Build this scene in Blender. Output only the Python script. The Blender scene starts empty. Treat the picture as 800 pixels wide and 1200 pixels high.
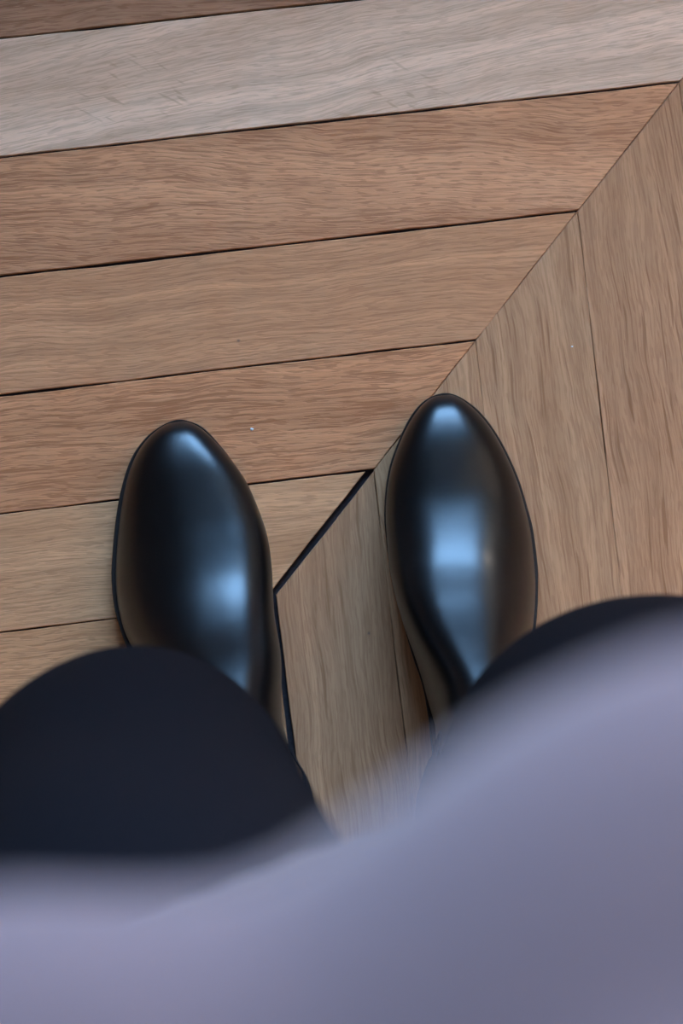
import bpy, bmesh, math, random
from mathutils import Vector, Matrix, noise

random.seed(7)
scene = bpy.context.scene
C = scene.collection

# ------------------------------------------------------------------ camera
CAM_Z = 1.45
PITCH, YAW = math.radians(-1.567), math.radians(-2.627)
FPX = 2407.0                                     # focal length in pixels of the 800 x 1200 frame
CAM_R = Matrix.Rotation(YAW, 3, 'Y') @ Matrix.Rotation(PITCH, 3, 'X')
cam_d = bpy.data.cameras.new('camera')
cam = bpy.data.objects.new('camera', cam_d)
C.objects.link(cam)
cam.matrix_world = Matrix.Translation((0, 0, CAM_Z)) @ CAM_R.to_4x4()
cam_d.sensor_fit = 'VERTICAL'
cam_d.sensor_height = 36.0
cam_d.sensor_width = 24.0
cam_d.lens = 36.0 * FPX / 1200.0
cam_d.clip_start = 0.01
cam_d.dof.use_dof = True
cam_d.dof.focus_distance = 1.425
cam_d.dof.aperture_fstop = 4.3
scene.camera = cam

# ------------------------------------------------------------------ world, window light, exposure
scene.view_settings.view_transform = 'Standard'
scene.view_settings.look = 'None'
scene.view_settings.gamma = 1.0
scene.view_settings.use_curve_mapping = False
scene.view_settings.exposure = 0.75
world = bpy.data.worlds.new('sky')
scene.world = world
world.use_nodes = True
bg = world.node_tree.nodes['Background']
bg.inputs[0].default_value = (0.55, 0.72, 1.0, 1)
bg.inputs[1].default_value = 0.6

ROOM = (-1.9, 1.9, -2.35, 1.45)                  # x0, x1, y0, y1
ROOM_H = 2.75
# windows in the front wall: x0, x1, z0, z1, colour and power of the daylight that comes in
WINDOWS = [(-0.35, 0.80, 0.75, 2.60, (0.28, 0.57, 1.0), 165.0),
           (1.10, 1.70, 0.75, 2.60, (1.0, 0.83, 0.64), 205.0)]
for wx0, wx1, wz0, wz1, wcol, wpow in WINDOWS:
    ld = bpy.data.lights.new('window_daylight', 'AREA')
    ld.shape = 'RECTANGLE'
    ld.size = wx1 - wx0
    ld.size_y = wz1 - wz0
    ld.energy = wpow
    ld.color = wcol
    lo = bpy.data.objects.new('window_daylight', ld)
    C.objects.link(lo)
    lo.location = ((wx0 + wx1) / 2, ROOM[3] + 0.16, (wz0 + wz1) / 2)
    lo.rotation_euler = (math.radians(-90), 0, 0)


def at(px, py, z=0.0):
    """the place at height z that the photograph shows at pixel px, py"""
    d = CAM_R @ Vector(((px - 400) / FPX, (600 - py) / FPX, -1.0))
    k = (z - CAM_Z) / d.z
    return Vector((d.x * k, d.y * k, z))


# ------------------------------------------------------------------ helpers
def link(name, me, mats=None, parent=None):
    o = bpy.data.objects.new(name, me)
    C.objects.link(o)
    if mats is not None and not me.materials:
        me.materials.append(mats)
    if parent is not None:
        o.parent = parent
    return o


def mesh_of(verts, faces, name='shape', smooth=False):
    me = bpy.data.meshes.new(name)
    me.from_pydata([tuple(v) for v in verts], [], faces)
    me.update()
    if smooth:
        for p in me.polygons:
            p.use_smooth = True
    return me


def boxes(lst, name='shape'):
    v, f = [], []
    for (x0, x1, y0, y1, z0, z1) in lst:
        b = len(v)
        v += [(x0, y0, z0), (x1, y0, z0), (x1, y1, z0), (x0, y1, z0),
              (x0, y0, z1), (x1, y0, z1), (x1, y1, z1), (x0, y1, z1)]
        f += [tuple(b + i for i in q) for q in
              ((0, 3, 2, 1), (4, 5, 6, 7), (0, 1, 5, 4), (1, 2, 6, 5), (2, 3, 7, 6), (3, 0, 4, 7))]
    return mesh_of(v, f, name)


def empty(name, loc=(0, 0, 0)):
    o = bpy.data.objects.new(name, None)
    C.objects.link(o)
    o.location = loc
    o.empty_display_size = 0.05
    return o


def tag(o, label, cat, group=None):
    o['label'] = label
    o['category'] = cat
    if group:
        o['group'] = group


def interp(tab, x):
    """smooth monotone-ish cubic through a table of (x, y)"""
    n = len(tab)
    if x <= tab[0][0]:
        return tab[0][1]
    if x >= tab[-1][0]:
        return tab[-1][1]
    for i in range(n - 1):
        if x <= tab[i + 1][0]:
            break
    def slope(k):
        if k == 0 or k == n - 1:
            a, b = (0, 1) if k == 0 else (n - 2, n - 1)
            return (tab[b][1] - tab[a][1]) / (tab[b][0] - tab[a][0])
        d0 = (tab[k][1] - tab[k - 1][1]) / (tab[k][0] - tab[k - 1][0])
        d1 = (tab[k + 1][1] - tab[k][1]) / (tab[k + 1][0] - tab[k][0])
        if d0 * d1 <= 0:
            return 0.0
        return 2 * d0 * d1 / (d0 + d1)
    x0, y0 = tab[i]
    x1, y1 = tab[i + 1]
    h = x1 - x0
    t = (x - x0) / h
    m0, m1 = slope(i) * h, slope(i + 1) * h
    return ((2 * t ** 3 - 3 * t ** 2 + 1) * y0 + (t ** 3 - 2 * t ** 2 + t) * m0 +
            (-2 * t ** 3 + 3 * t ** 2) * y1 + (t ** 3 - t ** 2) * m1)


# ------------------------------------------------------------------ materials
class NT:
    def __init__(self, name):
        self.m = bpy.data.materials.new(name)
        self.m.use_nodes = True
        self.t = self.m.node_tree
        self.b = self.t.nodes['Principled BSDF']

    def n(self, kind, **kw):
        nd = self.t.nodes.new(kind)
        for k, v in kw.items():
            setattr(nd, k, v)
        return nd

    def put(self, sock, v):
        if isinstance(v, bpy.types.NodeSocket):
            self.t.links.new(v, sock)
        elif isinstance(v, (tuple, list)) and len(v) == 3 and sock.type == 'RGBA':
            sock.default_value = (*v, 1)
        else:
            sock.default_value = v

    def math(self, op, a, b=0.0, clamp=False):
        nd = self.n('ShaderNodeMath', operation=op, use_clamp=clamp)
        self.put(nd.inputs[0], a)
        self.put(nd.inputs[1], b)
        return nd.outputs[0]

    def vec(self, x, y, z):
        nd = self.n('ShaderNodeCombineXYZ')
        for s, v in zip(nd.inputs, (x, y, z)):
            self.put(s, v)
        return nd.outputs[0]

    def noise(self, vec, scale=1.0, detail=2.0, rough=0.5, dist=0.0):
        nd = self.n('ShaderNodeTexNoise')
        self.put(nd.inputs['Vector'], vec)
        nd.inputs['Scale'].default_value = scale
        nd.inputs['Detail'].default_value = detail
        nd.inputs['Roughness'].default_value = rough
        nd.inputs['Distortion'].default_value = dist
        return nd.outputs[0]

    def ramp(self, v, lo, hi):
        nd = self.n('ShaderNodeMapRange', interpolation_type='SMOOTHSTEP')
        self.put(nd.inputs[0], v)
        nd.inputs[1].default_value = lo
        nd.inputs[2].default_value = hi
        return nd.outputs[0]

    def mix(self, f, a, b, blend='MIX'):
        nd = self.n('ShaderNodeMix', data_type='RGBA', blend_type=blend)
        self.put(nd.inputs[0], f)
        self.put(nd.inputs[6], a)
        self.put(nd.inputs[7], b)
        return nd.outputs[2]

    def bump(self, h, strength, dist):
        nd = self.n('ShaderNodeBump')
        nd.inputs['Strength'].default_value = strength
        nd.inputs['Distance'].default_value = dist
        self.put(nd.inputs['Height'], h)
        self.put(self.b.inputs['Normal'], nd.outputs[0])

    def coord(self):
        return self.n('ShaderNodeTexCoord').outputs['Object']

    def set(self, **kw):
        for k, v in kw.items():
            self.put(self.b.inputs[k.replace('_', ' ')], v)


def oak():
    w = NT('oak')
    sep = w.n('ShaderNodeSeparateXYZ')
    w.put(sep.inputs[0], w.coord())
    x, y, z = sep.outputs
    info = w.n('ShaderNodeObjectInfo')
    rnd = info.outputs['Random']

    def attr(name):
        return w.n('ShaderNodeAttribute', attribute_type='OBJECT', attribute_name=name).outputs['Fac']
    slant, fig, pore_k = attr('slant'), attr('figure'), attr('pores')
    off = w.math('MULTIPLY', rnd, 37.0)
    # grain runs along x, wanders slowly across y
    y = w.math('ADD', y, w.math('MULTIPLY', x, slant))
    wob = w.noise(w.vec(w.math('ADD', w.math('MULTIPLY', x, 7.0), off), w.math('MULTIPLY', y, 14.0), off), 1.0, 2.0)
    y = w.math('ADD', y, w.math('MULTIPLY', w.math('SUBTRACT', wob, 0.5), 0.022))
    wob2 = w.noise(w.vec(w.math('MULTIPLY', x, 60.0), w.math('MULTIPLY', y, 90.0), off), 1.0, 1.0)
    y = w.math('ADD', y, w.math('MULTIPLY', w.math('SUBTRACT', wob2, 0.5), 0.0012))
    # growth bands
    bands = w.noise(w.vec(w.math('ADD', w.math('MULTIPLY', x, 1.6), off), w.math('MULTIPLY', y, 75.0), off), 1.0, 2.0, 0.6)
    broad = w.noise(w.vec(w.math('ADD', w.math('MULTIPLY', x, 3.0), off), w.math('MULTIPLY', y, 18.0), w.math('ADD', off, 5.0)), 1.0, 2.0)
    fine = w.noise(w.vec(w.math('MULTIPLY', x, 24.0), w.math('MULTIPLY', y, 700.0), off), 1.0, 3.0, 0.65)
    pore = w.noise(w.vec(w.math('MULTIPLY', x, 24.0), w.math('MULTIPLY', y, 520.0), w.math('ADD', off, 9.0)), 1.0, 2.0, 0.6)
    long_p = w.noise(w.vec(w.math('MULTIPLY', x, 14.0), w.math('MULTIPLY', y, 430.0), w.math('ADD', off, 3.0)), 1.0, 1.0)
    pore = w.math('MULTIPLY', w.math('MULTIPLY', w.ramp(pore, 0.49, 0.63), w.ramp(bands, 0.22, 0.55)), pore_k)
    long_p = w.math('MULTIPLY', w.ramp(long_p, 0.61, 0.68), attr('streaks'))
    short_p = w.noise(w.vec(w.math('MULTIPLY', x, 75.0), w.math('MULTIPLY', y, 640.0), w.math('ADD', off, 14.0)), 1.0, 1.0)
    short_p = w.math('MULTIPLY', w.ramp(short_p, 0.53, 0.64), w.math('ADD', w.math('MULTIPLY', pore_k, 0.45), 0.18))
    pores = w.math('MAXIMUM', w.math('MAXIMUM', w.math('MULTIPLY', pore, 0.85), long_p), short_p)
    # medullary flecks, short slanting strokes in the pale plank only
    fx = w.math('ADD', w.math('MULTIPLY', x, 0.80), w.math('MULTIPLY', y, -0.60))
    fy = w.math('ADD', w.math('MULTIPLY', x, 0.60), w.math('MULTIPLY', y, 0.80))
    fl = w.noise(w.vec(w.math('MULTIPLY', fx, 45.0), w.math('MULTIPLY', fy, 240.0), off), 1.0, 1.0)
    where = w.noise(w.vec(w.math('MULTIPLY', x, 9.0), w.math('MULTIPLY', y, 14.0), w.math('ADD', off, 21.0)), 1.0, 0.0)
    fl = w.math('MULTIPLY', w.math('MULTIPLY', w.ramp(fl, 0.60, 0.70), w.ramp(where, 0.5, 0.62)), fig)
    # colour
    base = info.outputs['Color']
    dark = w.mix(1.0, base, (0.66, 0.56, 0.49), 'MULTIPLY')
    light = w.mix(1.0, base, (1.24, 1.27, 1.30), 'MULTIPLY')
    col = w.mix(w.ramp(bands, 0.34, 0.66), light, base)
    col = w.mix(w.math('MULTIPLY', w.ramp(broad, 0.45, 0.75), 0.45), col, dark)
    col = w.mix(w.math('MULTIPLY', w.ramp(fine, 0.46, 0.64), 0.40), col, dark)
    deep = w.mix(1.0, base, (0.50, 0.36, 0.28), 'MULTIPLY')
    col = w.mix(w.math('MULTIPLY', pores, 0.70), col, deep)
    col = w.mix(w.math('MULTIPLY', fl, 0.55), col, dark)
    # small dents and specks of dirt
    vo = w.n('ShaderNodeTexVoronoi')
    w.put(vo.inputs['Vector'], w.vec(w.math('MULTIPLY', x, 24.0), w.math('MULTIPLY', y, 30.0), off))
    vo.inputs['Scale'].default_value = 1.0
    vsep = w.n('ShaderNodeSeparateColor')
    w.put(vsep.inputs[0], vo.outputs['Color'])
    sp = w.math('MULTIPLY', w.math('SUBTRACT', 1.0, w.ramp(vo.outputs['Distance'], 0.015, 0.05)),
                w.ramp(vsep.outputs[0], 0.72, 0.75))
    col = w.mix(w.math('MULTIPLY', sp, 0.75), col, (0.05, 0.045, 0.06))
    w.set(Base_Color=col, Roughness=w.math('ADD', 0.52, w.math('MULTIPLY', pores, 0.2)))
    w.b.inputs['Specular IOR Level'].default_value = 0.18
    h = w.math('SUBTRACT', w.math('MULTIPLY', fine, 0.25), pores)
    w.bump(h, 0.35, 0.0006)
    return w.m


def plain(name, col, rough=0.6, bump_scale=0.0, bump=0.0, var=0.0, spec=0.5):
    w = NT(name)
    c = w.coord()
    nz = w.noise(c, bump_scale or 20.0, 3.0)
    if var:
        w.set(Base_Color=w.mix(nz, tuple(k * (1 - var) for k in col), tuple(k * (1 + var) for k in col)))
    else:
        w.set(Base_Color=col)
    w.set(Roughness=rough)
    w.b.inputs['Specular IOR Level'].default_value = spec
    if bump:
        w.bump(nz, 0.5, bump)
    return w.m


def leather():
    w = NT('polished_leather')
    c = w.coord()
    grain = w.noise(c, 520.0, 2.0)
    cloud = w.noise(c, 26.0, 3.0)
    big = w.noise(c, 60.0, 2.0)
    col = w.mix(cloud, (0.0016, 0.0013, 0.0018), (0.0040, 0.0026, 0.0025))
    w.set(Base_Color=col)
    w.set(Roughness=w.math('ADD', 0.28, w.math('MULTIPLY', cloud, 0.10)))
    w.b.inputs['Specular IOR Level'].default_value = 0.47
    w.b.inputs['Coat Weight'].default_value = 0.10
    w.b.inputs['Coat Roughness'].default_value = 0.2
    h = w.math('ADD', w.math('MULTIPLY', grain, 0.14), big)
    w.bump(h, 0.22, 0.0006)
    return w.m


def cloth(name, c0, c1, scale, bump, sheen=0.0, rough=0.9):
    w = NT(name)
    sep = w.n('ShaderNodeSeparateXYZ')
    w.put(sep.inputs[0], w.coord())
    x, y, z = sep.outputs
    a = w.noise(w.vec(w.math('MULTIPLY', x, scale), w.math('MULTIPLY', y, scale), w.math('MULTIPLY', z, scale)), 1.0, 3.0, 0.7)
    g = w.noise(w.coord(), 9.0, 2.0)
    col = w.mix(w.math('ADD', w.math('MULTIPLY', a, 0.6), w.math('MULTIPLY', g, 0.4)), c0, c1)
    w.set(Base_Color=col, Roughness=rough)
    w.b.inputs['Specular IOR Level'].default_value = 0.08
    w.b.inputs['Sheen Weight'].default_value = sheen
    w.bump(a, 0.6, bump)
    return w.m


def glass():
    m = bpy.data.materials.new('window_glass')
    m.use_nodes = True
    t = m.node_tree
    t.nodes.clear()
    out = t.nodes.new('ShaderNodeOutputMaterial')
    mx = t.nodes.new('ShaderNodeMixShader')
    fr = t.nodes.new('ShaderNodeFresnel')
    tr = t.nodes.new('ShaderNodeBsdfTransparent')
    gl = t.nodes.new('ShaderNodeBsdfGlossy')
    gl.inputs['Roughness'].default_value = 0.02
    t.links.new(fr.outputs[0], mx.inputs[0])
    t.links.new(tr.outputs[0], mx.inputs[1])
    t.links.new(gl.outputs[0], mx.inputs[2])
    t.links.new(mx.outputs[0], out.inputs[0])
    return m


M_OAK = oak()
M_GAP = plain('joint_filler', (0.030, 0.026, 0.029), 0.9, 300.0, 0.001, 0.5, 0.1)
M_WALL = plain('painted_plaster', (0.24, 0.225, 0.21), 0.85, 60.0, 0.0004, 0.03, 0.3)
M_CEIL = plain('ceiling_paint', (0.24, 0.235, 0.225), 0.9, 60.0, 0.0003, 0.02, 0.3)
M_TRIM = plain('satin_trim_paint', (0.62, 0.61, 0.59), 0.5, 30.0, 0.0002, 0.02)
M_GLASS = glass()
M_LEATHER = leather()
M_SOLE = plain('sole_edge_leather', (0.020, 0.013, 0.011), 0.42, 400.0, 0.0002, 0.3)
M_HEEL = plain('rubber_heel', (0.012, 0.011, 0.012), 0.6, 300.0, 0.0002, 0.2)
M_GORE = cloth('elastic_webbing', (0.008, 0.008, 0.010), (0.016, 0.015, 0.019), 900.0, 0.0004)
M_NAVY = cloth('navy_wool', (0.0022, 0.0015, 0.0023), (0.0036, 0.0025, 0.0036), 600.0, 0.0006, 0.0)
M_LILAC = cloth('lilac_grey_knit', (0.090, 0.053, 0.052), (0.114, 0.068, 0.065), 260.0, 0.0015, 0.15)
M_CRUMB = plain('white_crumb', (0.75, 0.74, 0.72), 0.8, 900.0, 0.0005, 0.1)

# ------------------------------------------------------------------ the setting: floor
x0, x1, y0, y1 = ROOM
floor = link('floor', boxes([(x0 - 0.15, x1 + 0.15, y0 - 0.15, y1 + 0.15, -0.06, -0.0045)], 'subfloor'), M_GAP)
floor['kind'] = 'structure'
floor['label'] = 'oak chevron parquet floor of wide worn planks'

PHI = 0.11771
U = Vector((math.cos(PHI), math.sin(PHI)))
N = Vector((-math.sin(PHI), math.cos(PHI)))
PW = 0.08245                                      # plank width
PL = 9 * PW                                       # plank length along the grain
SPINE = 0.1080                                    # u - n on the mitred seam seen in the photograph
N0 = 0.3093


def clip_room(poly):
    def cut(p, f):
        out = []
        for i in range(len(p)):
            a, b = p[i - 1], p[i]
            fa, fb = f(a), f(b)
            if (fa >= 0) != (fb >= 0):
                out.append(a + (b - a) * (fa / (fa - fb)))
            if fb >= 0:
                out.append(b)
        return out
    for f in (lambda q: q.x - x0 - .004, lambda q: x1 - .004 - q.x, lambda q: q.y - y0 - .004, lambda q: y1 - .004 - q.y):
        poly = cut(poly, f)
        if len(poly) < 3:
            return []
    return poly


def shrink(poly, ins):
    """move each side of a convex counter-clockwise polygon inwards by its own amount"""
    n = len(poly)
    lines = []
    for i in range(n):
        a, b = poly[i], poly[(i + 1) % n]
        d = (b - a).normalized()
        nn = Vector((-d.y, d.x))
        lines.append((a + nn * ins[i], d))
    out = []
    for i in range(n):
        (p, d), (q, e) = lines[i - 1], lines[i]
        den = d.x * e.y - d.y * e.x
        if abs(den) < 1e-6:
            out.append(q.copy())
            continue
        t = ((q.x - p.x) * e.y - (q.y - p.y) * e.x) / den
        out.append(p + d * t)
    return out


def plank_mesh(poly, near, ang, c, seed):
    """poly: world 2-D outline; returns a bevelled board in its own frame (x along the grain)"""
    pts = []
    n = len(poly)
    for i in range(n):
        a, b = poly[i], poly[(i + 1) % n]
        k = max(1, int((b - a).length / (0.012 if near else 10)))
        d = (b - a).normalized()
        nn = Vector((-d.y, d.x))
        for j in range(k):
            p = a + (b - a) * (j / k)
            if near and j:
                s = noise.noise((p.x * 17 + seed, p.y * 17, seed * 1.7)) * 0.0007
                s += noise.noise((p.x * 140 + seed, p.y * 140, 3.1)) * 0.00035
                p = p + nn * s
            pts.append(p)
    ca, sa = math.cos(-ang), math.sin(-ang)
    loc = []
    for p in pts:
        q = p - c
        loc.append(Vector((q.x * ca - q.y * sa, q.x * sa + q.y * ca)))
    m = len(loc)
    cen = Vector((0, 0))
    for q in loc:
        cen += q / m

    def inset(dist):
        out = []
        for i in range(m):
            a, b, cc = loc[i - 1], loc[i], loc[(i + 1) % m]
            d1, d2 = (b - a).normalized(), (cc - b).normalized()
            nn = Vector((-(d1.y + d2.y), d1.x + d2.x))
            if nn.length < 1e-6:
                nn = Vector((-d1.y, d1.x))
            nn.normalize()
            kk = max(0.45, nn.dot(Vector((-d1.y, d1.x))))
            out.append(b + nn * dist / kk)
        return out
    r1 = inset(0.00028)
    r2 = inset(0.0006)
    verts = [(q.x, q.y, -0.012) for q in loc] + [(q.x, q.y, -0.0010) for q in loc] + \
            [(q.x, q.y, -0.00022) for q in r1] + [(q.x, q.y, 0.0) for q in r2]
    faces = []
    for r in range(3):
        for i in range(m):
            j = (i + 1) % m
            faces.append((r * m + i, r * m + j, (r + 1) * m + j, (r + 1) * m + i))
    faces.append(tuple(3 * m + i for i in range(m)))
    faces.append(tuple(reversed(range(m))))
    return mesh_of(verts, faces, 'plank')


# boards the photograph shows: (band, joint index) -> colour (left boards lightened, right ones darkened to even out the light), slant of the grain, flecks, pores
LOOK = {
    (0, -1): ((0.382, 0.183, 0.096), 0.02, 0.0, 0.9),
    (0, 0): ((0.796, 0.508, 0.336), -0.10, 1.0, 0.35),
    (0, 1): ((0.651, 0.298, 0.144), 0.10, 0.0, 1.0),
    (0, 2): ((0.641, 0.293, 0.138), 0.01, 0.0, 0.45),
    (0, 3): ((0.641, 0.270, 0.120), 0.03, 0.0, 1.0),
    (0, 4): ((0.669, 0.315, 0.147), 0.00, 0.0, 0.45),
    (0, 5): ((0.651, 0.293, 0.131), 0.03, 0.0, 0.8),
    (1, 0): ((0.476, 0.233, 0.120), 0.00, 0.0, 0.95),
    (1, 1): ((0.505, 0.248, 0.124), -0.03, 0.0, 0.85),
    (1, 2): ((0.527, 0.267, 0.134), -0.06, 0.0, 0.75),
    (1, 3): ((0.521, 0.263, 0.130), 0.00, 0.0, 0.6),
    (1, 4): ((0.469, 0.224, 0.110), 0.02, 0.0, 0.6),
    (1, 5): ((0.499, 0.249, 0.124), 0.02, 0.0, 0.6),
}
# joints wider than the rest: (band, joint index, side) -> extra inset
WIDE = {(0, 4, 'spine'): 0.0034, (1, 4, 'low'): 0.0030, (0, 3, 'low'): 0.0006, (0, 1, 'low'): 0.0006,
        (0, 2, 'low'): 0.0004, (1, -1, 'low'): 0.0022, (0, 0, 'low'): 0.0003}
# sides pressed tight against their neighbour
TIGHT = {(0, 1, 'spine'), (0, 2, 'spine'), (0, 3, 'spine'), (1, 1, 'spine'), (1, 2, 'spine'), (1, 3, 'spine'), (1, 0, 'spine'),
         (1, 1, 'low'), (1, 2, 'high'), (1, 2, 'low'), (1, 3, 'high'), (1, 0, 'low'), (1, 1, 'high'), (1, 3, 'low'), (1, 4, 'high'), (0, 0, 'spine')}
n_pl = 0
for band in range(-6, 8):
    c_lo = SPINE + (band - 1) * PL                # u - n on the lower-left seam of this band
    horiz = band % 2 == 0
    for k in range(-40, 45):
        t1 = N0 - k * PW
        t0 = t1 - PW
        if horiz:                                 # grain along u, strip in n
            quad = [(t0 + c_lo, t0), (t0 + c_lo + PL, t0), (t1 + c_lo + PL, t1), (t1 + c_lo, t1)]
            sides = ['low', 'spine', 'high', 'tail']
        else:                                     # grain along n, strip in u
            a0, a1 = t0 + SPINE, t1 + SPINE
            quad = [(a0, a0 - c_lo - PL), (a1, a1 - c_lo - PL), (a1, a1 - c_lo), (a0, a0 - c_lo)]
            sides = ['tail', 'high', 'spine', 'low']
        poly = [U * a + N * b for a, b in quad]
        cen = sum(poly, Vector((0, 0))) / 4
        if not (x0 - .5 < cen.x < x1 + .5 and y0 - .5 < cen.y < y1 + .5):
            continue
        ins = []
        for s in sides:
            if (band, k, s) in TIGHT:
                v = random.uniform(0.00003, 0.00015)
            else:
                v = random.uniform(0.0003, 0.0006)
            ins.append(v + WIDE.get((band, k, s), 0.0))
        poly = clip_room(shrink(poly, ins))
        if not poly:
            continue
        area = 0.5 * sum(poly[i - 1].x * poly[i].y - poly[i].x * poly[i - 1].y for i in range(len(poly)))
        if area < 0.0006:
            continue
        near = abs(cen.x) < 0.75 and abs(cen.y) < 0.85
        ang = PHI if horiz else PHI - math.pi / 2
        me = plank_mesh(poly, near, ang, cen, n_pl * 0.37)
        o = link('plank', me, M_OAK, floor)
        o.location = (cen.x, cen.y, random.uniform(-0.0003, 0.0001))
        o.rotation_euler = (0, 0, ang)
        if (band, k) in LOOK:
            col, sl, fg, po = LOOK[(band, k)]
        else:
            g = random.uniform(0.85, 1.12)
            col = (0.56 * g, 0.272 * g * random.uniform(.96, 1.05), 0.133 * g * random.uniform(.92, 1.08))
            sl, fg, po = random.uniform(-.08, .08), float(random.random() < .15), random.uniform(.4, 1.0)
        o.color = (*col, 1.0)
        o['slant'] = float(sl)
        o['figure'] = float(fg)
        o['pores'] = float(po) * (1.0 if horiz else 0.45)
        o['streaks'] = 0.25 * float(po) if horiz else float(po)
        n_pl += 1

# ------------------------------------------------------------------ the setting: walls, ceiling, window
def struct(name, me, mat, parent=None, label=None):
    o = link(name, me, mat, parent)
    if parent is None:
        o['kind'] = 'structure'
    if label:
        o['label'] = label
    return o


T = 0.2
(ax0, ax1, az0, az1), (bx0, bx1, bz0, bz1) = WINDOWS[0][:4], WINDOWS[1][:4]
struct('wall_front', boxes([(x0 - T, ax0, y1, y1 + T, -.06, ROOM_H), (ax1, bx0, y1, y1 + T, -.06, ROOM_H), (bx1, x1 + T, y1, y1 + T, -.06, ROOM_H),
                            (ax0, ax1, y1, y1 + T, -.06, az0), (ax0, ax1, y1, y1 + T, az1, ROOM_H),
                            (bx0, bx1, y1, y1 + T, -.06, bz0), (bx0, bx1, y1, y1 + T, bz1, ROOM_H)]), M_WALL)
struct('wall_back', boxes([(x0 - T, x1 + T, y0 - T, y0, -.06, ROOM_H)]), M_WALL)
struct('wall_left', boxes([(x0 - T, x0, y0, y1, -.06, ROOM_H)]), M_WALL)
struct('wall_right', boxes([(x1, x1 + T, y0, y1, -.06, ROOM_H)]), M_WALL)
struct('ceiling', boxes([(x0 - T, x1 + T, y0 - T, y1 + T, ROOM_H, ROOM_H + .1)]), M_CEIL)


def board(x_0, x_1, y_0, y_1, sx, sy):
    """skirting with a stepped top"""
    bl = [(x_0, x_1, y_0, y_1, 0.001, 0.10)]
    dx, dy = (x_1 - x_0) * .35 * abs(sx), (y_1 - y_0) * .35 * abs(sy)
    bl.append((x_0 + (dx if sx > 0 else 0), x_1 - (dx if sx < 0 else 0), y_0 + (dy if sy > 0 else 0), y_1 - (dy if sy < 0 else 0), 0.10, 0.115))
    return boxes(bl)


struct('baseboard_front', board(x0, x1, y1 - .018, y1, 0, 1), M_TRIM)
struct('baseboard_back', board(x0, x1, y0, y0 + .018, 0, -1), M_TRIM)
struct('baseboard_left', board(x0, x0 + .018, y0 + .018, y1 - .018, -1, 0), M_TRIM)
struct('baseboard_right', board(x1 - .018, x1, y0 + .018, y1 - .018, 1, 0), M_TRIM)

fw = 0.05
wy0, wy1 = y1 + 0.05, y1 + 0.10
for wi, (wx0, wx1, wz0, wz1, _c, _p) in enumerate(WINDOWS):
    win = struct('window_%d' % (wi + 1), boxes([(wx0, wx0 + fw, wy0, wy1, wz0, wz1), (wx1 - fw, wx1, wy0, wy1, wz0, wz1),
                 (wx0 + fw, wx1 - fw, wy0, wy1, wz0, wz0 + fw), (wx0 + fw, wx1 - fw, wy0, wy1, wz1 - fw, wz1)]), M_TRIM)
    win['label'] = ('wide', 'narrow')[wi] + ' white framed window in the front wall'
    cells = [(wx0 + fw, wx1 - fw)]
    for a, b in cells:
        link('pane', boxes([(a, b, wy0 + .023, wy0 + .027, wz0 + fw, wz1 - fw)]), M_GLASS, win)
    link('window_sill', boxes([(wx0 - .04, wx1 + .04, y1 - .04, y1 + .05, wz0 - .03, wz0)]), M_TRIM, win)

# ------------------------------------------------------------------ boots
# profile along the boot, s = distance from the toe tip (metres)
ZS = [(0, .0165), (.03, .0135), (.07, .0115), (.12, .0118), (.16, .0165), (.20, .024), (.24, .029), (.306, .031)]
# rings: s of the ridge point, height of the ridge point, s of the bottom point, height of the bottom point above the insole line
RIDGE = [(0, .0185), (.0012, .0240), (.004, .0305), (.008, .0352), (.016, .0395), (.026, .0437), (.036, .0468), (.046, .0486), (.056, .0498),
         (.064, .0510), (.071, .0527), (.080, .0560), (.091, .0608), (.103, .0666), (.114, .0728), (.124, .0802), (.135, .0892), (.147, .0985)]


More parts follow.
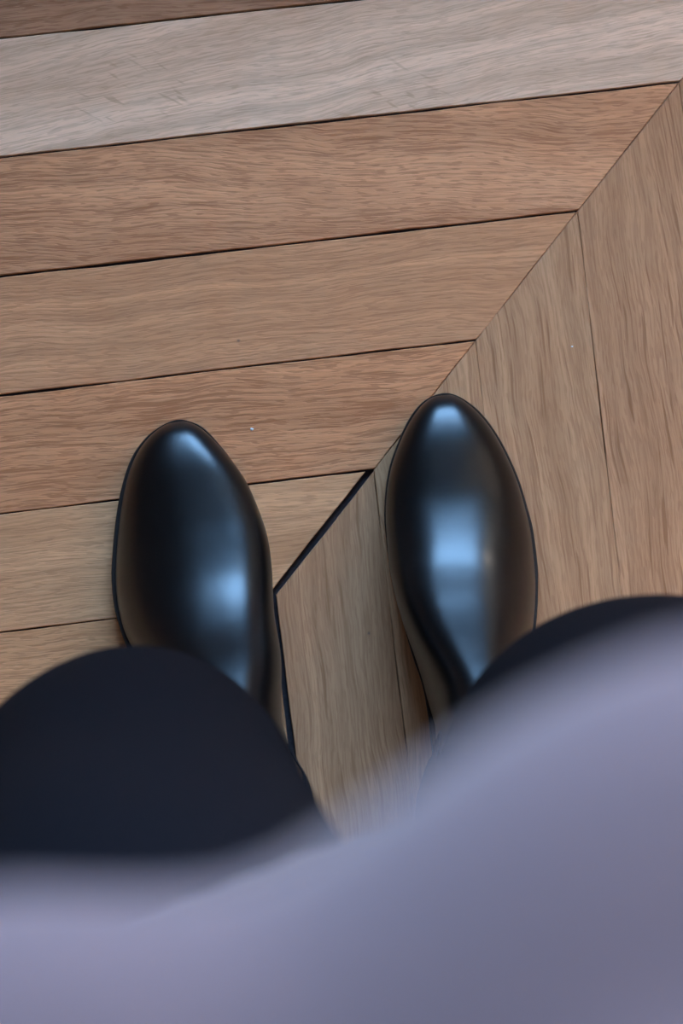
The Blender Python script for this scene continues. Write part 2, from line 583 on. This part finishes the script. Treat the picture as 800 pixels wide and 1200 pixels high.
def make_boot(name, label, left_px, right_px, tip, axis_px, medial, ridge_tab, lean, profile):
    """left_px / right_px: outline seen in the photograph; axis_px: a second point of the long axis"""
    zo = 0.012
    o0 = at(*tip, zo).xy
    ax = (at(*axis_px, zo).xy - o0).normalized()
    bx = Vector((-ax.y, ax.x))                    # to the photograph's right (axis points towards the heel)
    if bx.x < 0:
        bx = -bx
    root = empty(name, (o0.x, o0.y, 0))
    rot = Matrix(((bx.x, -ax.x), (bx.y, -ax.y)))  # local x = bx, local y = -ax (towards the toe)
    root.rotation_euler = (0, 0, math.atan2(bx.y, bx.x))

    def tabulate(px, sign):
        tab = [(0.0, 0.0)]
        for q in px:
            d = at(*q, zo).xy - o0
            s, off = d.dot(ax), d.dot(bx) * sign
            tab.append((math.sqrt(max(s, 1e-6)), off))
        tab.sort()
        return tab
    tl, tr = tabulate(left_px, -1), tabulate(right_px, 1)
    LEN = 0.304
    tail_l = [(.180, .041), (.205, .036), (.235, .0345), (.262, .034), (.285, .028), (.298, .0165), (.304, .0)]
    if medial == 'right':
        lat, med = tl, tr
    else:
        lat, med = tr, tl
    lat_cut = [p for p in lat if p[0] ** 2 < .158]
    med_cut = [p for p in med if p[0] ** 2 < .150]
    lat_full = lat_cut + [(math.sqrt(s), w + (.004 if s < .2 else .001)) for s, w in tail_l]
    med_full = med_cut + [(math.sqrt(s), w - .002 + lean * .6) for s, w in tail_l]
    fl = (lambda s: interp(lat_full if medial == 'right' else med_full, math.sqrt(max(s, 0))))
    fr = (lambda s: interp(med_full if medial == 'right' else lat_full, math.sqrt(max(s, 0))))
    msign = 1 if medial == 'right' else -1

    # ---- upper: rings that swing from upright (vamp) to level (shaft)
    rings = [(s, h, s, None) for s, h in profile[1:] if s <= .150]
    rings += [(.160, .1105, .173, None), (.173, .1225, .196, None), (.184, .1325, .222, None), (.193, .1405, .250, None),
              (.200, .1475, .276, None), (.2045, .1540, .297, None), (.208, .1610, .3045, .048), (.2105, .1680, .3045, .075),
              (.2120, .1750, .3015, .105), (.2130, .1825, .3000, .135), (.2130, .1900, .3010, .160), (.2125, .1970, .3025, .182)]
    HALF = 14
    verts, faces = [], []
    grid = []
    for (st, zt, sb, zb) in rings:
        z_in = interp(ZS, sb)
        low = z_in if zb is None else zb
        # half widths: the outline on the foot, an oval on the shaft
        k_shaft = min(1.0, max(0.0, (st - .186) / .024))
        ring = []
        for side in (-1, 1):
            seg = []
            for j in range(HALF + 1):
                ph = (math.pi / 2) * j / HALF
                g = math.sin(ph) ** interp([(0, .74), (.04, .76), (.09, .92), (.3, .93)], st)
                f = math.cos(ph) ** 0.74
                s_here = sb + (st - sb) * g
                z_here = low + (zt - low) * g
                wfun = fl if side < 0 else fr
                w_foot = max(0.0012, wfun(min(sb, .285)) - 0.0014)
                # the sides lean in a little above the feather edge
                ridge_o = interp(ridge_tab, st)
                foot = side * w_foot * f * (1.0 + 0.045 * math.sin(2 * ph)) + ridge_o * g
                if zb is not None or k_shaft > 0:
                    phs = math.pi * (j / HALF)    # oval from back to front
                seg.append((foot, s_here, z_here))
            ring.append(seg)
        # shaft oval
        oval = []
        for side in (-1, 1):
            seg = []
            for j in range(HALF + 1):
                ph = math.pi * j / HALF
                cs = (1 - math.cos(ph)) / 2       # 0 at the back, 1 at the front
                wv = 0.041 * math.sin(ph) ** 0.85
                seg.append((side * wv + msign * lean, sb + (st - sb) * cs, low + (zt - low) * cs))
            oval.append(seg)
        row = []
        for si in (0, 1):
            seg = []
            for j in range(HALF + 1):
                a, b = Vector(ring[si][j]), Vector(oval[si][j])
                seg.append(a.lerp(b, k_shaft))
            row.append(seg)
        # go: left bottom -> top -> right bottom
        full = row[0] + row[1][:-1][::-1]
        grid.append(full)
    m = len(grid[0])
    tipz = interp(ZS, 0)
    for r in grid:
        for v in r:
            verts.append((v.x, -v.y, v.z))
    for i in range(len(grid) - 1):
        for j in range(m - 1):
            a = i * m + j
            faces.append((a, a + 1, a + m + 1, a + m))
        # underside / back seam
        a, b = i * m, i * m + m - 1
        faces.append((b, a, a + m, b + m))
    # toe cap fan
    tv = len(verts)
    verts.append((0, -0.0022, tipz + 0.004))
    for j in range(m - 1):
        faces.append((tv, j + 1, j))
    faces.append((tv, 0, m - 1))
    me = mesh_of(verts, faces, 'upper', True)
    up = link('upper', me, M_LEATHER, root)
    up['label'] = 'smooth polished black-brown leather upper'
    md = up.modifiers.new('smooth', 'SUBSURF')
    md.levels = md.render_levels = 2

    # ---- sole with its welt edge
    def outline(grow, s0=0.0, s1=LEN, n=70):
        pl, pr = [], []
        for i in range(n + 1):
            q = i / n
            q = (1 - math.cos(math.pi * q)) / 2
            s = s0 + (s1 - s0) * q
            pl.append((-(fl(s) + grow), s))
            pr.append((fr(s) + grow, s))
        return pl, pr

    def slab(nm, grow, top, bottom, s0, s1, mat, n=70):
        pl, pr = outline(grow, s0, s1, n)
        v, f = [], []
        for (a, b) in zip(pl, pr):
            zt, zb = top(a[1]), bottom(a[1])
            mid = (zt + zb) / 2
            e = 0.0008
            for (xx, zz) in ((a[0] + e, zb), (a[0], zb + e), (a[0], zt - e), (a[0] + e, zt), (b[0] - e, zt), (b[0], zt - e), (b[0], zb + e), (b[0] - e, zb)):
                v.append((xx, -a[1], zz))
        for i in range(len(pl) - 1):
            for j in range(8):
                a = i * 8 + j
                b = i * 8 + (j + 1) % 8
                f.append((a, b, b + 8, a + 8))
        f.append(tuple(range(7, -1, -1)))
        f.append(tuple((len(pl) - 1) * 8 + j for j in range(8)))
        return link(nm, mesh_of(v, f, nm, False), mat, root)
    zin = lambda s: interp(ZS, s)
    zbot = lambda s: max(0.0002 if .05 < s < .135 else 0.0004, zin(s) - 0.0108)
    slab('welt', 0.0002, lambda s: zin(s) + 0.0022, lambda s: zin(s) - 0.0012, 0, LEN, M_SOLE)
    slab('sole', -0.0008, lambda s: zin(s) - 0.0012, zbot, 0, LEN, M_SOLE)
    slab('heel', -0.0012, lambda s: zbot(s), lambda s: 0.0002, .232, LEN - .0005, M_HEEL, 24)

    # ---- elastic side panels and pull tab, lying just proud of the upper
    def patch(nm, j_a, j_b, r_a, r_b, lift, mat):
        v, f = [], []
        cols = j_b - j_a + 1
        rr = list(range(r_a, r_b + 1))
        for i in rr:
            for j in range(j_a, j_b + 1):
                p = grid[i][j]
                q0, q1 = grid[i][max(j - 1, 0)], grid[i][min(j + 1, m - 1)]
                u0, u1 = grid[max(i - 1, 0)][j], grid[min(i + 1, len(grid) - 1)][j]
                nn = (q1 - q0).cross(u1 - u0)
                nn.normalize()
                ctr = sum(grid[i], Vector()) / m
                if nn.dot(p - ctr) < 0:
                    nn = -nn
                w = p + nn * lift
                v.append((w.x, -w.y, w.z))
        for i in range(len(rr) - 1):
            for j in range(cols - 1):
                a = i * cols + j
                f.append((a, a + 1, a + cols + 1, a + cols))
        o = link(nm, mesh_of(v, f, nm, True), mat, root)
        sd = o.modifiers.new('thick', 'SOLIDIFY')
        sd.thickness = 0.0016
        sd.offset = 0
        sb_ = o.modifiers.new('smooth', 'SUBSURF')
        sb_.levels = sb_.render_levels = 1
        return o
    last = len(grid) - 1
    patch('elastic_panel', 5, 9, last - 7, last, 0.0006, M_GORE)
    patch('elastic_panel', m - 10, m - 6, last - 7, last, 0.0006, M_GORE)
    tb = []
    r = grid[last]
    back = (r[0] + r[-1]) / 2
    tab = boxes([(-.009, .009, -.0015, .0015, -.030, .018)])
    t_o = link('pull_tab', tab, M_GORE, root)
    t_o.location = (back.x, -back.y - .0022, back.z)
    bv = t_o.modifiers.new('edge', 'BEVEL')
    bv.width = .001
    return root


left_l = [(188, 500), (173.5, 511), (154.5, 537), (143, 571), (136, 609), (132, 650), (131, 680), (134, 710), (141, 736), (149, 757)]
left_r = [(222, 494), (233, 498), (252.5, 516), (271.5, 540), (287.5, 568), (299, 601), (308, 631), (313, 661), (315, 690), (317, 720)]
right_l = [(494, 472), (479, 491), (466, 519), (456, 549), (451, 586), (451, 616), (455, 654), (461, 680), (467, 710)]
right_r = [(542, 468), (561, 483), (580, 507), (595, 534), (608, 564), (617, 594), (625, 627), (629, 661), (629, 695), (627, 725)]
bl_ = make_boot('leather_boot', 'polished black leather boot on the photo-left foot, its toe over the mitred planks', left_l, left_r, (208, 492), (268, 880), 'right',
                [(0, 0), (.02, .003), (.04, .007), (.09, .015), (.13, .012), (.17, .010), (.20, .006), (.22, .004)], .011, RIDGE[:7] + [(.046, .0489), (.056, .0510), (.066, .0534), (.074, .0556), (.082, .0583), (.092, .0618), (.104, .0664), (.116, .0722), (.130, .0815), (.146, .0945)])
br_ = make_boot('leather_boot', 'polished black leather boot on the photo-right foot, standing across the diagonal seam', right_l, right_r, (518, 461), (560, 860), 'left',
                [(0, 0), (.02, -.002), (.07, -.005), (.10, -.008), (.13, -.014), (.16, -.011), (.20, -.004), (.22, -.003)], .003, RIDGE)
bl_['label'] = 'polished black leather boot on the left foot, beside the wide dark plank gap'
br_['label'] = 'polished black leather boot on the right foot, toe on the diagonal parquet seam'
for b in (bl_, br_):
    b['category'] = 'boot'
    b['group'] = 'pair of black leather boots'

# ------------------------------------------------------------------ the person: trousers and knit top
def loft(rings, n=40, wob=None):
    """rings: (cx, cy, z, rx, ry); closed solid"""
    v, f = [], []
    for (cx, cy, z, rx, ry) in rings:
        for i in range(n):
            a = 2 * math.pi * i / n
            k = 1.0 if wob is None else wob(a, z)
            v.append((cx + rx * k * math.cos(a), cy + ry * k * math.sin(a), z))
    for r in range(len(rings) - 1):
        for i in range(n):
            j = (i + 1) % n
            f.append((r * n + i, r * n + j, (r + 1) * n + j, (r + 1) * n + i))
    f.append(tuple(reversed(range(n))))
    f.append(tuple((len(rings) - 1) * n + i for i in range(n)))
    return v, f


def refine(keys, step=0.02):
    """smoothly interpolated rings between key rings (by height)"""
    keys = sorted(keys, key=lambda k: k[2])
    z, out = keys[0][2], []
    cols = [[(k[2], k[c]) for k in keys] for c in (0, 1, 3, 4)]
    nst = int((keys[-1][2] - z) / step)
    for i in range(nst + 1):
        zz = z + (keys[-1][2] - z) * i / nst
        a = [interp(c, zz) for c in cols]
        out.append((a[0], a[1], zz, a[2], a[3]))
    return out


def ankle(b):
    return b.matrix_basis @ Vector((0, -0.255, 0))


aL, aR = ankle(bl_), ankle(br_)
kl = at(150, 977, .36)
kr = at(782, 975, .36)
mpp = (CAM_Z - .36) / FPX
HEM = 0.095
left_leg = [(aL.x - .022, aL.y - .030, HEM, .078, .085), (aL.x - .032, aL.y - .018, .2, .086, .088), (kl.x, kl.y, .36, 218 * mpp, 220 * mpp),
            (kl.x + .012, kl.y - .012, .5, .098, .098), (kl.x + .03, kl.y - .035, .66, .102, .105), (-.002, kl.y - .068, .78, .098, .096), (.02, -.268, .87, .09, .085)]
right_leg = [(aR.x + .024, aR.y - .030, HEM, .078, .085), (aR.x + .045, aR.y - .018, .2, .095, .095), (kr.x, kr.y, .36, 286 * mpp, 285 * mpp),
             (kr.x - .004, kr.y - .006, .5, .120, .118), (kr.x - .02, kr.y - .03, .66, .112, .112), (.182, kr.y - .066, .78, .098, .096), (.162, -.268, .87, .09, .085)]
hips = [(.09, -.265, .78, .12, .080), (.09, -.265, .85, .165, .092), (.09, -.262, .93, .168, .092), (.09, -.258, 1.0, .150, .085)]


def folds(seed):
    def w(a, z):
        return 1.0 + 0.022 * noise.noise((math.cos(a) * 1.3 + seed, math.sin(a) * 1.3, z * 4.0)) + \
            0.010 * math.sin(3 * a + 9 * z + seed)
    return w


V, F = [], []
for ringset, sd in ((left_leg, 1.0), (right_leg, 4.0), (hips, 7.0)):
    v, f = loft(refine(ringset), 44, folds(sd))
    b = len(V)
    V += v
    F += [tuple(b + i for i in q) for q in f]
tmp = link('tmp', mesh_of(V, F))
rm = tmp.modifiers.new('union', 'REMESH')
rm.mode = 'VOXEL'
rm.voxel_size = 0.007
sm = tmp.modifiers.new('soft', 'SMOOTH')
sm.factor = 0.5
sm.iterations = 5
dg = bpy.context.evaluated_depsgraph_get()
me = bpy.data.meshes.new_from_object(tmp.evaluated_get(dg))
bpy.data.objects.remove(tmp)
bm = bmesh.new()
bm.from_mesh(me)
bm.normal_update()
kill = [f for f in bm.faces if (f.normal.z < -0.6 and f.calc_center_median().z < HEM + .03) or (f.normal.z > .6 and f.calc_center_median().z > .97)]
bmesh.ops.delete(bm, geom=kill, context='FACES')
for f in bm.faces:
    f.smooth = True
bm.to_mesh(me)
bm.free()
me.name = 'trousers'
person = empty('person', (.09, -.24, 0))
tag(person, 'person standing in a pale lilac-grey knit top and dark navy trousers, seen from above', 'person')


def under(o, p):
    o.parent = p
    o.matrix_parent_inverse = Matrix.Translation(-Vector(p.location))
    return o


tr_ = under(link('trousers', me, M_NAVY), person)
tr_['label'] = 'wide dark navy wool trousers'
sdm = tr_.modifiers.new('cloth', 'SOLIDIFY')
sdm.thickness = 0.003
sdm.offset = -1

# knit top: level rings; the front edge at belly height follows the photograph
FRONT = [(-.098, -.165), (-.090, -.120), (-.075, -.082), (-.055, -.065), (-.035, -.0605), (-.017, -.0610), (-.005, -.0602), (.005, -.0570), (.0134, -.0520),
         (.0195, -.0477), (.0317, -.0390), (.044, -.0315), (.062, -.0240), (.085, -.0200), (.115, -.0210), (.150, -.0270), (.190, -.0450), (.230, -.0750), (.262, -.120), (.276, -.165)]
BACK = [(.270, -.235), (.240, -.300), (.180, -.345), (.090, -.362), (.000, -.345), (-.060, -.300), (-.092, -.235)]
ZK = [  # z, forward shift of the front, width factor, weight of the photographed front shape (0 = plain oval)
    (0.84, -.085, 1.06, .3), (0.92, -.075, 1.05, .4), (1.00, -.055, 1.03, .7), (1.08, -.020, 1.01, .95), (1.13, -.003, 1.0, 1.0), (1.156, 0.0, 1.0, 1.0),
    (1.163, -.002, 1.0, 1.0), (1.170, -.007, 1.0, 1.0), (1.176, -.015, 1.0, 1.0), (1.182, -.028, 1.0, 1.0), (1.188, -.045, 1.0, 1.0), (1.20, -.058, 1.0, .95), (1.25, -.064, 1.0, .85), (1.30, -.066, 1.0, .75), (1.34, -.070, .96, .6),
    (1.375, -.082, .82, .4), (1.395, -.098, .60, .2), (1.405, -.120, .40, .1)]


def top_ring(z):
    sh = interp([(k[0], k[1]) for k in ZK], z)
    wf = interp([(k[0], k[2]) for k in ZK], z)
    wt = interp([(k[0], k[3]) for k in ZK], z)
    pts = []
    for i in range(61):
        xx = FRONT[0][0] + (FRONT[-1][0] - FRONT[0][0]) * (1 - math.cos(math.pi * i / 60)) / 2
        yy = interp(FRONT, xx)
        q = (xx - .09) / .19
        oval = -.165 + .135 * math.sqrt(max(0, 1 - q * q))
        pts.append((xx, yy * wt + oval * (1 - wt)))
    bk = BACK
    for i in range(31):
        a = i / 31 * math.pi
        pts.append((.09 + .187 * math.cos(math.pi * (i + 1) / 32), -.165 - .19 * math.sin(math.pi * (i + 1) / 32)))
    out = []
    cy = -.19
    for (xx, yy) in pts:
        fr_w = max(0.0, min(1.0, (yy + .30) / .2))
        y2 = yy + (sh - .0043) * fr_w
        if wf < .99:
            y2 = cy + (y2 - cy) * (wf * .6 + .4)
        out.append(Vector((.09 + (xx - .09) * wf, y2, z)))
    return out


zs = [0.84 + i * 0.012 for i in range(25)] + [1.134 + i * 0.0025 for i in range(33)] + [1.225 + i * .012 for i in range(15)] + [1.405]
V, F = [], []
for z in zs:
    for p in top_ring(z):
        k = noise.noise((p.x * 9, p.y * 9, z * 7)) * .004
        V.append((p.x, p.y + k * (0.3 if 1.1 < z < 1.3 else 1), p.z))
m = len(V) // len(zs)
for r in range(len(zs) - 1):
    for i in range(m):
        j = (i + 1) % m
        F.append((r * m + i, r * m + j, (r + 1) * m + j, (r + 1) * m + i))
bm = bmesh.new()
me = mesh_of(V, F, 'knit_top', True)
bm.from_mesh(me)
bmesh.ops.recalc_face_normals(bm, faces=bm.faces)
bm.to_mesh(me)
bm.free()
top = under(link('knit_top', me, M_LILAC), person)
top['label'] = 'loose pale lilac-grey knit top'
ms = top.modifiers.new('cloth', 'SOLIDIFY')
ms.thickness = 0.004
ms.offset = -1


def band(nm, z_a, z_b, grow, rows=5):
    V, F = [], []
    for r in range(rows):
        z = z_a + (z_b - z_a) * r / (rows - 1)
        ring = top_ring(min(max(z, .84), 1.405))
        cen = sum(ring, Vector()) / len(ring)
        bul = grow + .003 * math.sin(math.pi * r / (rows - 1))
        for i, p in enumerate(ring):
            d = (p - cen).normalized()
            q = p + d * (bul + .0008 * (i % 2))
            V.append((q.x, q.y, z))
    mm = len(V) // rows
    for r in range(rows - 1):
        for i in range(mm):
            j = (i + 1) % mm
            F.append((r * mm + i, r * mm + j, (r + 1) * mm + j, (r + 1) * mm + i))
    o = link(nm, mesh_of(V, F, nm, True), M_LILAC, top)
    s_ = o.modifiers.new('cloth', 'SOLIDIFY')
    s_.thickness = .004
    s_.offset = -1
    return o


band('hem_ribbing', .80, .85, .001)
band('collar', 1.400, 1.425, .002)

# ------------------------------------------------------------------ crumbs on the floor
def crumb(px, py, r, label, seed):
    bm = bmesh.new()
    bmesh.ops.create_icosphere(bm, subdivisions=2, radius=r)
    for v in bm.verts:
        k = 1 + .35 * noise.noise(v.co * (1.2 / r) + Vector((seed, 0, 0)))
        v.co = Vector((v.co.x * k, v.co.y * k * .8, v.co.z * k * .6))
    lowest = min(v.co.z for v in bm.verts)
    me = bpy.data.meshes.new('crumb')
    bm.to_mesh(me)
    bm.free()
    o = link('crumb', me, M_CRUMB)
    p = at(px, py, 0)
    o.location = (p.x, p.y, -lowest - .0002)
    tag(o, label, 'crumb', 'crumbs on the parquet')


crumb(295, 503, .0013, 'tiny white crumb on the plank beside the toe of the left boot', 1.0)
crumb(670, 406, .0008, 'tiny pale speck on the plank to the right of the right boot toe', 5.0)
